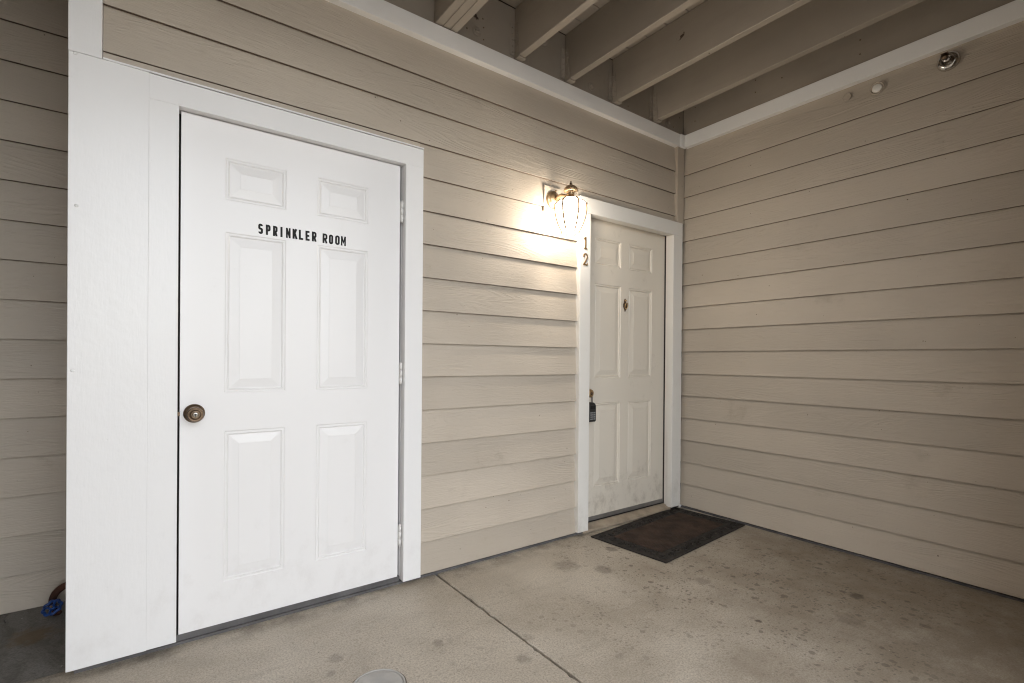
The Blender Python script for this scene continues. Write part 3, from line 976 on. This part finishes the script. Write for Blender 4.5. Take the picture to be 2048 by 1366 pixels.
# lockbox hanging on the knob
lb = thing('key_lockbox', (-0.935, 0.02, 0.70), 'small black push button key box hanging from the entry door knob', 'lockbox')
bx = MB()
LX0, LX1, LZ0, LZ1 = -0.962, -0.899, 0.703, 0.828
outl = [(LX0, LZ0 + 0.006), (LX0 + 0.006, LZ0), (LX1 - 0.006, LZ0), (LX1, LZ0 + 0.006), (LX1, LZ1 - 0.020), (LX1 - 0.008, LZ1 - 0.006), (LX1 - 0.022, LZ1), (LX0 + 0.022, LZ1), (LX0 + 0.008, LZ1 - 0.006), (LX0, LZ1 - 0.020)]
nn = len(outl)
cxm, czm = (LX0 + LX1) / 2, (LZ0 + LZ1) / 2
vs = []
for yy, k in ((0.040, 1.0), (0.006, 1.0), (0.001, 0.92)):
    vs += [(cxm + (x - cxm) * k, yy, czm + (z - czm) * (k + (1 - k) * 0.5)) for x, z in outl]
fs = [tuple(range(nn)), tuple(range(2 * nn, 3 * nn))]
for j in range(2):
    fs += [(j * nn + i, j * nn + (i + 1) % nn, (j + 1) * nn + (i + 1) % nn, (j + 1) * nn + i) for i in range(nn)]
bx.add(vs, fs)
bx.build('case', 'plastic', lb)
MB().tube([(cxm - 0.020, 0.024, 0.80), (cxm - 0.020, 0.026, 0.868), (cxm - 0.016, 0.028, 0.888), (cxm - 0.006, 0.028, 0.899), (cxm + 0.004, 0.028, 0.899), (cxm + 0.013, 0.028, 0.888), (cxm + 0.017, 0.026, 0.868), (cxm + 0.017, 0.024, 0.80)], 0.0042, 10).build('shackle', 'plastic', lb)
bt = MB().box(-0.0058, 0.0058, -0.0025, 0, -0.0042, 0.0042, 0.0012).mesh('button', 'button')
for r_ in range(4):
    for c_ in range(3):
        put('button', bt, lb, (cxm - 0.0165 + 0.0165 * c_, 0.0008, 0.722 + 0.0135 * r_))
MB().box(cxm - 0.020, cxm + 0.020, -0.0005, 0.0012, 0.786, 0.806, 0.0004).build('latch_plate', 'letter', lb)

# ------------------------------------------------------------------ wall lantern
LXc, LYc = -1.287, -0.160
lan = thing('wall_lantern', (LXc, 0, 2.0), 'lit brass carriage lantern with curved frosted panes, left of the entry door', 'wall lamp')
MB().box(-1.353, -1.222, -0.0045, 0.012, 1.979, 2.131, 0.0015).build('mounting_block', 'siding_flat', lan)
MB().lathe([(0.053, 0.0), (0.053, 0.006), (0.049, 0.011), (0.041, 0.013), (0.037, 0.019), (0.026, 0.026), (0.0135, 0.031), (0.0001, 0.033)], (LXc, -0.0048, 2.052), (0, -1, 0), 32).build('backplate', 'lampbrass', lan)
MB().ball((LXc, -0.030, 2.102), 0.006).build('plate_finial', 'lampbrass', lan)
arm = [(LXc, -0.035, 2.052), (LXc, -0.055, 2.060), (LXc, -0.080, 2.064), (LXc, -0.105, 2.055), (LXc, -0.13, 2.046), (LXc, LYc, 2.042)]
MB().tube(arm, [0.014, 0.012, 0.0105, 0.0095, 0.009, 0.009], 12).build('arm', 'lampbrass', lan)
MB().lathe([(0.012, 2.036), (0.019, 2.043), (0.023, 2.050), (0.014, 2.054), (0.030, 2.058), (0.041, 2.064), (0.042, 2.071), (0.038, 2.082), (0.027, 2.093), (0.012, 2.0995), (0.006, 2.101)], (LXc, LYc, 0), (0, 0, 1), 32).build('cap', 'lampbrass', lan)
MB().lathe([(0.004, 2.100), (0.0085, 2.105), (0.0085, 2.110), (0.004, 2.114), (0.0035, 2.118), (0.0045, 2.122), (0.0001, 2.127)], (LXc, LYc, 0), (0, 0, 1), 16).build('finial', 'bronze', lan)
tocam = Vector((CAM.x - LXc, CAM.y - LYc, 0)).normalized()
ang = math.atan2(tocam.y, tocam.x)
PH = ang + R(30)
MB().lathe([(0.014, 2.046), (0.018, 2.040), (0.033, 2.033), (0.056, 2.020), (0.0575, 2.017), (0.050, 2.0165)], (LXc, LYc, 0), (0, 0, 1), 6, False, (1, 0, 0), PH, False).build('roof', 'lampbrass', lan)
GP = [(0.0555, 2.018), (0.074, 2.006), (0.087, 1.992), (0.0885, 1.965), (0.086, 1.940), (0.079, 1.908), (0.068, 1.876), (0.056, 1.849), (0.047, 1.830)]


def hexp(k, r, z):
    a = PH + k * math.pi / 3
    return Vector((LXc + r * math.cos(a), LYc + r * math.sin(a), z))


for k in range(6):
    vs, fs = [], []
    for r_, z in GP:
        vs += [hexp(k, r_ * 0.985, z), hexp(k + 1, r_ * 0.985, z)]
    for i in range(len(GP) - 1):
        fs.append((2 * i, 2 * i + 1, 2 * i + 3, 2 * i + 2))
    MB().add(vs, fs).build('glass_pane', 'glass', lan)
    MB().tube([hexp(k, r_, z) for r_, z in GP], [0.0045, 0.0052, 0.0060, 0.0062, 0.0062, 0.0060, 0.0056, 0.0050, 0.0046], 8).ball(hexp(k, 0.091, 1.995), 0.0045, 10).build('rib', 'lampbrass', lan)
MB().tube([hexp(k, 0.0475, 1.829) for k in range(6)], 0.0022, 8, True, True).build('bottom_ring', 'lampbrass', lan)
for k in range(6):
    MB().ball(hexp(k, 0.050, 1.826), 0.0042, 8).build('ring_bead', 'lampbrass', lan)
bb = [(0.0001, -0.046), (0.012, -0.0435), (0.022, -0.034), (0.0265, -0.020), (0.0265, -0.008), (0.022, 0.008), (0.0155, 0.022), (0.013, 0.030)]
MB().lathe(bb, (LXc, LYc, 1.932), (0, 0, 1), 20, True, None, 0.0, False).build('bulb', 'bulb', lan)
MB().lathe([(0.014, 1.974), (0.0165, 1.976), (0.0165, 2.012), (0.012, 2.018)], (LXc, LYc, 0), (0, 0, 1), 16).build('socket', 'plug', lan)

# ------------------------------------------------------------------ fittings on the side wall
spr = thing('fire_sprinkler', (0, -1.537, 2.618), 'chrome sidewall fire sprinkler head just under the white trim band', 'sprinkler')
O = (0.004, -1.537, 2.617)
MB().lathe([(0.047, 0.0), (0.0465, 0.006), (0.042, 0.015), (0.034, 0.0215), (0.027, 0.024), (0.0255, 0.022), (0.024, 0.012)], O, (-1, 0, 0), 36).build('escutcheon', 'chrome', spr)
MB().lathe([(0.022, 0.0), (0.022, 0.012), (0.0125, 0.013), (0.0125, 0.034), (0.016, 0.034), (0.016, 0.041), (0.009, 0.044)], O, (-1, 0, 0), 6 * 3).build('head_body', 'chrome', spr)
fr = MB()
for s in (-1, 1):
    fr.tube([(O[0] - 0.041, O[1] + s * 0.013, O[2]), (O[0] - 0.055, O[1] + s * 0.016, O[2]), (O[0] - 0.068, O[1] + s * 0.008, O[2]), (O[0] - 0.073, O[1], O[2])], 0.0028, 8)
fr.lathe([(0.0035, 0.044), (0.003, 0.068)], O, (-1, 0, 0), 10)
fr.build('frame_arms', 'chrome', spr)
df = MB().lathe([(0.015, 0.073), (0.015, 0.0748)], O, (-1, 0, 0), 18)
df.box(O[0] - 0.076, O[0] - 0.050, O[1] - 0.014, O[1] + 0.014, O[2] + 0.0135, O[2] + 0.0155)
df.build('deflector', 'bronze', spr)

plug = thing('wall_plug', (0, -1.233, 2.612), 'round white plastic plug in a painted ring on the tan siding', 'plug')
O = (0.0035, -1.233, 2.612)
MB().lathe([(0.035, -0.002), (0.0345, 0.006), (0.032, 0.0095), (0.029, 0.0095), (0.0265, 0.002)], O, (-1, 0, 0), 32, True, None, 0.0, False).build('collar', 'siding_flat', plug)
MB().lathe([(0.0235, -0.002), (0.0235, 0.0062), (0.021, 0.0082), (0.0001, 0.0088)], O, (-1, 0, 0), 32).build('cap', 'plug', plug)
O = (0.0030, -1.086, 2.628)
pp = MB().lathe([(0.022, -0.0015), (0.021, 0.0004), (0.018, 0.0008), (0.015, 0.0002), (0.010, 0.0008), (0.006, 0.0002), (0.0001, 0.0006)], (0, 0, 0), (-1, 0, 0), 24)
tag(pp.build('wall_patch', 'siding_flat', None, O), 'painted-over round patch on the siding beside the white plug', 'patch')

# ------------------------------------------------------------------ doormat
matr = thing('doormat', (-0.510, -0.291, 0), 'dark brown ribbed doormat with black scrollwork border at the entry door', 'doormat')
matr.rotation_euler = (0, 0, R(4.9))
MW, MD = 0.965, 0.525


def matpart(b, name, mt):
    o = bpy.data.objects.new(name, b.mesh(name, mt))
    C.objects.link(o)
    o.parent = matr
    return o


b = MB().box(-MW / 2, MW / 2, -MD / 2, MD / 2, 0.0008, 0.006, 0.0015)
matpart(b, 'backing', 'rubber')
for x0, x1, y0, y1 in ((-MW / 2, MW / 2, -MD / 2, -MD / 2 + 0.013), (-MW / 2, MW / 2, MD / 2 - 0.013, MD / 2), (-MW / 2, -MW / 2 + 0.013, -MD / 2 + 0.014, MD / 2 - 0.014), (MW / 2 - 0.013, MW / 2, -MD / 2 + 0.014, MD / 2 - 0.014)):
    matpart(MB().box(x0, x1, y0, y1, 0.0061, 0.0084, 0.001), 'rim', 'rubber')
pile = MB()
PX, PY = MW / 2 - 0.105, MD / 2 - 0.095
nr = 26
for i in range(nr):
    y0 = -PY + 2 * PY * i / nr
    pile.box(-PX, PX, y0 + 0.0012, y0 + 2 * PY / nr - 0.0030, 0.0061, 0.0106 + random.uniform(-0.0006, 0.0006), 0.0011)
o = matpart(pile, 'ribbed_pile', 'mat')
o['kind'] = 'stuff'
scr = MB()


def scroll(cx, cy, r, a0, sgn, turns=1.15):
    pts = []
    for i in range(16):
        t = i / 15
        a = a0 + sgn * turns * 2 * math.pi * t
        rr = r * (1 - 0.72 * t)
        pts.append((cx + rr * math.cos(a), cy + rr * math.sin(a), 0.0072))
    scr.tube(pts, 0.0042, 6, True)


for y0 in (-MD / 2 + 0.053, MD / 2 - 0.053):
    for i in range(13):
        x = -MW / 2 + 0.055 + i * (MW - 0.11) / 12
        scroll(x, y0 + 0.006 * (-1) ** i, 0.030, math.pi * (i % 2) + 0.4, 1 if i % 2 else -1)
for x0 in (-MW / 2 + 0.056, MW / 2 - 0.056):
    for i in range(5):
        yv = -MD / 2 + 0.125 + i * (MD - 0.25) / 4
        scroll(x0 + 0.006 * (-1) ** i, yv, 0.030, math.pi / 2 + math.pi * (i % 2), 1 if i % 2 else -1)
o = matpart(scr, 'scrollwork', 'rubber')
o['kind'] = 'stuff'

# ------------------------------------------------------------------ small round cover in the floor
cv = thing('cleanout_cover', (-2.612, -0.662, 0), 'round grey cleanout cover with centre screw, set in the concrete', 'drain cover')
MB().lathe([(0.0001, 0.0035), (0.010, 0.0030), (0.013, 0.0045), (0.078, 0.0045), (0.0805, 0.003), (0.0805, 0.0008)], (-2.612, -0.662, 0), (0, 0, 1), 48).build('lid', 'cover', cv)
MB().lathe([(0.0822, 0.0004), (0.0826, 0.0048), (0.0842, 0.0056), (0.0866, 0.0056), (0.0885, 0.0040), (0.0890, 0.0004)], (-2.612, -0.662, 0), (0, 0, 1), 48, True, None, 0, False).build('ring', 'cover', cv)
MB().lathe([(0.0895, 0.0003), (0.0932, 0.0006), (0.0938, 0.0002)], (-2.612, -0.662, 0), (0, 0, 1), 48, True, None, 0, False).build('gap', 'joint', cv)
MB().lathe([(0.0065, 0.0032), (0.0062, 0.0058), (0.0045, 0.0066), (0.0001, 0.0060)], (-2.612, -0.662, 0), (0, 0, 1), 14).build('screw', 'bronze', cv)

# ------------------------------------------------------------------ drain valve in the recess
vx, vy, vz = -3.556, 0.565, 0.040
val = thing('drain_valve', (vx, vy, 0), 'rusty pipe valve with a blue handwheel behind the white corner board', 'valve')
axv = Vector((-0.30, -0.55, 0.78)).normalized()
e1 = axv.orthogonal().normalized()
e2 = axv.cross(e1)
Ov = Vector((vx, vy, vz))
wh = MB()
pts = []
for i in range(48):
    a = 2 * math.pi * i / 48
    rr = 0.0300 + 0.0026 * math.cos(8 * a)
    pts.append(Ov + (e1 * math.cos(a) + e2 * math.sin(a)) * rr)
wh.tube(pts, 0.0058, 8, True, True)
for i in range(4):
    a = 2 * math.pi * i / 4 + 0.3
    wh.tube([Ov + (e1 * math.cos(a) + e2 * math.sin(a)) * 0.008, Ov + (e1 * math.cos(a) + e2 * math.sin(a)) * 0.029], 0.0045, 6)
wh.lathe([(0.012, -0.006), (0.012, 0.005), (0.008, 0.006)], Ov, axv, 14)
wh.build('handwheel', 'blue', val)
MB().lathe([(0.005, 0.005), (0.005, 0.010), (0.0001, 0.012)], Ov, axv, 6, False).build('stem_nut', 'brass', val)
MB().tube([Ov - axv * 0.006, Ov - axv * 0.045], 0.008, 10).lathe([(0.016, -0.05), (0.018, -0.035), (0.011, -0.028)], Ov, axv, 6, False).build('bonnet', 'rust', val)
ppts = []
for i in range(15):
    t = i / 14
    a = R(180 - 150 * t)
    ppts.append((vx + 0.055 + 0.062 * math.cos(a), vy + 0.075, 0.038 + 0.062 * math.sin(a)))
ppts = [(ppts[0][0], ppts[0][1] - 0.01, 0.012)] + ppts + [(vx + 0.16, vy + 0.09, 0.05)]
MB().tube(ppts, 0.014, 12).build('pipe', 'rust', val)
